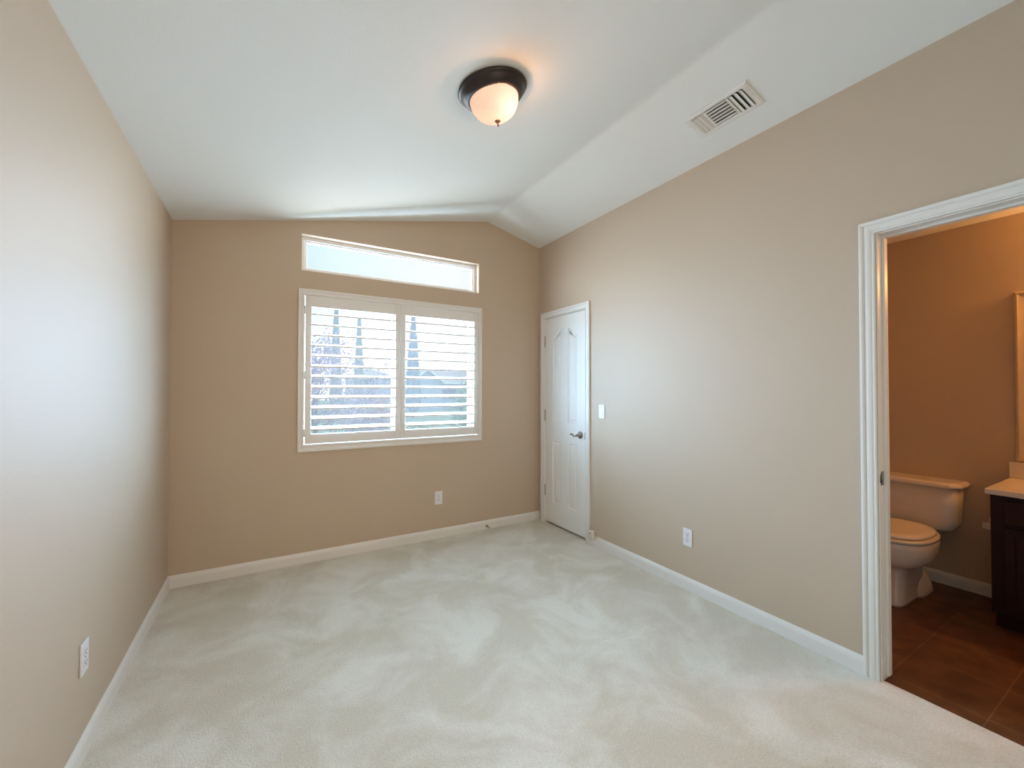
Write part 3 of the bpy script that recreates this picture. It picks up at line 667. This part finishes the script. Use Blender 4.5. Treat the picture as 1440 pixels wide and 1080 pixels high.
for a in range(8):
    t = a/8*2*PI; limb(Vector((0, 0, 0.45+0.10*a)), Vector((math.cos(t)-0.15, math.sin(t)*.7, random.uniform(0.15, 0.8)+(0.65 if math.cos(t) < 0.3 else 0))).normalized(), random.uniform(0.85, 1.15)*(1.35 if math.cos(t) < 0.3 else 0.85), 0.032, 0)
br.build('branches', M['bark'], PL)
lf = MB(); pts = []
for p in tips:
    for _ in range(14): pts.append(p+Vector((random.gauss(0, .11), random.gauss(0, .11), random.gauss(0, .10))))
leaves(lf, pts, 0.034); lf.build('foliage', M['plum'], PL, fix=False)
def shrub(x, y, z, rx, ry, rz, n, size, m, label, cat='shrub', name='shrub', flowers=None):
    e = empty(name, (x, y, z)); tag(e, label, cat)
    stem = MB()
    for k in range(7):
        a = 2*PI*k/7; stem.tube([(0.04*math.cos(a), 0.04*math.sin(a), 0), (rx*.3*math.cos(a), ry*.3*math.sin(a), rz*.8), (rx*.6*math.cos(a), ry*.6*math.sin(a), rz*1.5)], [0.02, 0.015, 0.008], 6)
    stem.build('stems', M['bark'], e)
    def cloud(n):
        out = []
        while len(out) < n:
            v = Vector((random.uniform(-1, 1), random.uniform(-1, 1), random.uniform(-1, 1)))
            if 0.3 < v.length < 1+0.25*noise.noise(v*3+Vector((x, y, 0))): out.append(Vector((v.x*rx, v.y*ry, rz+v.z*rz)))
        return out
    f = MB(); leaves(f, cloud(n), size); f.build('foliage', m, e, fix=False)
    if flowers:
        f = MB(); leaves(f, [p*1.03 for p in cloud(flowers[0])], size*1.1); f.build('blossoms', flowers[1], e, fix=False)
X_, Z_, s = place(3.95, 0.6, 12, 14); shrub(X_, 14, -0.6, 0.58, 0.4, 0.86, 700, 0.05, M['leaf'], 'flowering shrub with red blossoms outside beneath the lavender house', flowers=(1100, M['flower']))
shrub(6.3, 9.0, -0.6, 0.62, 0.6, 1.12, 1800, 0.06, M['leaf'], 'leafy green shrub outside near the window frame edge on the door side')
shrub(4.9, 9.5, -0.6, 0.75, 0.4, 0.42, 900, 0.05, M['leaf'], 'low green shrub outside in front of the driveway')
# houses
def house(name, x0, x1, y0, y1, zb, ze, zr, wallm, label, gable, wins):
    e = empty(name, ((x0+x1)/2, y0, zb)); e.location = (0, 0, 0); tag(e, label, 'house', 'neighbouring houses')
    box(x0, x1, y0, y1, zb, ze).build('walls', wallm, e)
    ov = 0.45; r = MB()
    a, b, c, d = x0-ov, x1+ov, y0-ov, y1+ov; ym = (c+d)/2; run = (d-c)/2
    if gable: ra, rb = a, b
    else: ra, rb = a+run*0.55, b-run*0.55
    bot = [(a, c, ze), (b, c, ze), (b, d, ze), (a, d, ze)]
    r.face(bot[::-1]); r.face([bot[0], bot[1], (rb, ym, zr), (ra, ym, zr)]); r.face([bot[2], bot[3], (ra, ym, zr), (rb, ym, zr)])
    r.face([bot[3], bot[0], (ra, ym, zr)]); r.face([bot[1], bot[2], (rb, ym, zr)])
    r.build('roof', M['roof'], e)
    f = MB(); f.box(a, b, c-0.06, c, ze-0.16, ze+0.03)
    f.build('fascia', M['fascia'], e)
    for wx, wz, ww, wh in wins: box(wx-ww/2, wx+ww/2, y0-0.04, y0+0.02, wz-wh/2, wz+wh/2).build('window', M['pane_dark'], e)
    return e
k = scl(30, 45); gx = lambda x, s: CAM.x+(x-CAM.x)*s; gz = lambda z, s: CAM.z+(z-CAM.z)*s
house('house', gx(6.4, k), gx(9.2, k), 45, 53, -0.6, gz(2.30, k), gz(3.15, k), M['stucco'], 'lavender house with two small dark windows, beside the thin cypress', False,
      [(gx(7.12, k), gz(1.91, k), 0.45, 0.5), (gx(7.53, k), gz(1.91, k), 0.45, 0.5)])
k = scl(24, 36)
H2 = house('house', gx(10.3, k), gx(15.5, k), 36, 46, -0.6, gz(1.85, k), gz(3.05, k), M['stucco2'], 'low blue-grey house with a wide pinkish tiled roof behind the broad cypress', True,
      [(gx(11.6, k), gz(1.1, k), 1.3, 1.1)])
# front gable wing of the low house with its white rake boards
wg = MB(); xa, xb_, yf = gx(8.3, k), gx(10.72, k), 34.2
za, zp = gz(1.90, k), gz(2.75, k); xm = (xa+xb_)/2
wg.loft([[(xa+0.3, y, -0.6), (xb_-0.3, y, -0.6), (xb_-0.3, y, za), (xm, y, zp-0.25), (xa+0.3, y, za)] for y in (yf, 40)], sm=False); wg.build('gable_wing', M['stucco2'], H2)
rk_ = MB()
rk_.loft([[(xm, y, zp), (xb_, y, za-0.1), (xb_, y, za-0.22), (xm, y, zp-0.14), (xa, y, za-0.22), (xa, y, za-0.1)] for y in (yf-0.4, 40)], sm=False); rk_.build('gable_roof', M['roof'], H2)
rf = MB()
for (p, q) in (((xm, zp+0.02), (xb_, za-0.08)), ((xm, zp+0.02), (xa, za-0.08))):
    rf.loft([[(p[0], y, p[1]), (q[0], y, q[1]), (q[0], y, q[1]-0.2), (p[0], y, p[1]-0.2)] for y in (yf-0.46, yf-0.4)], sm=False)
rf.build('rake_board', M['fascia'], H2)
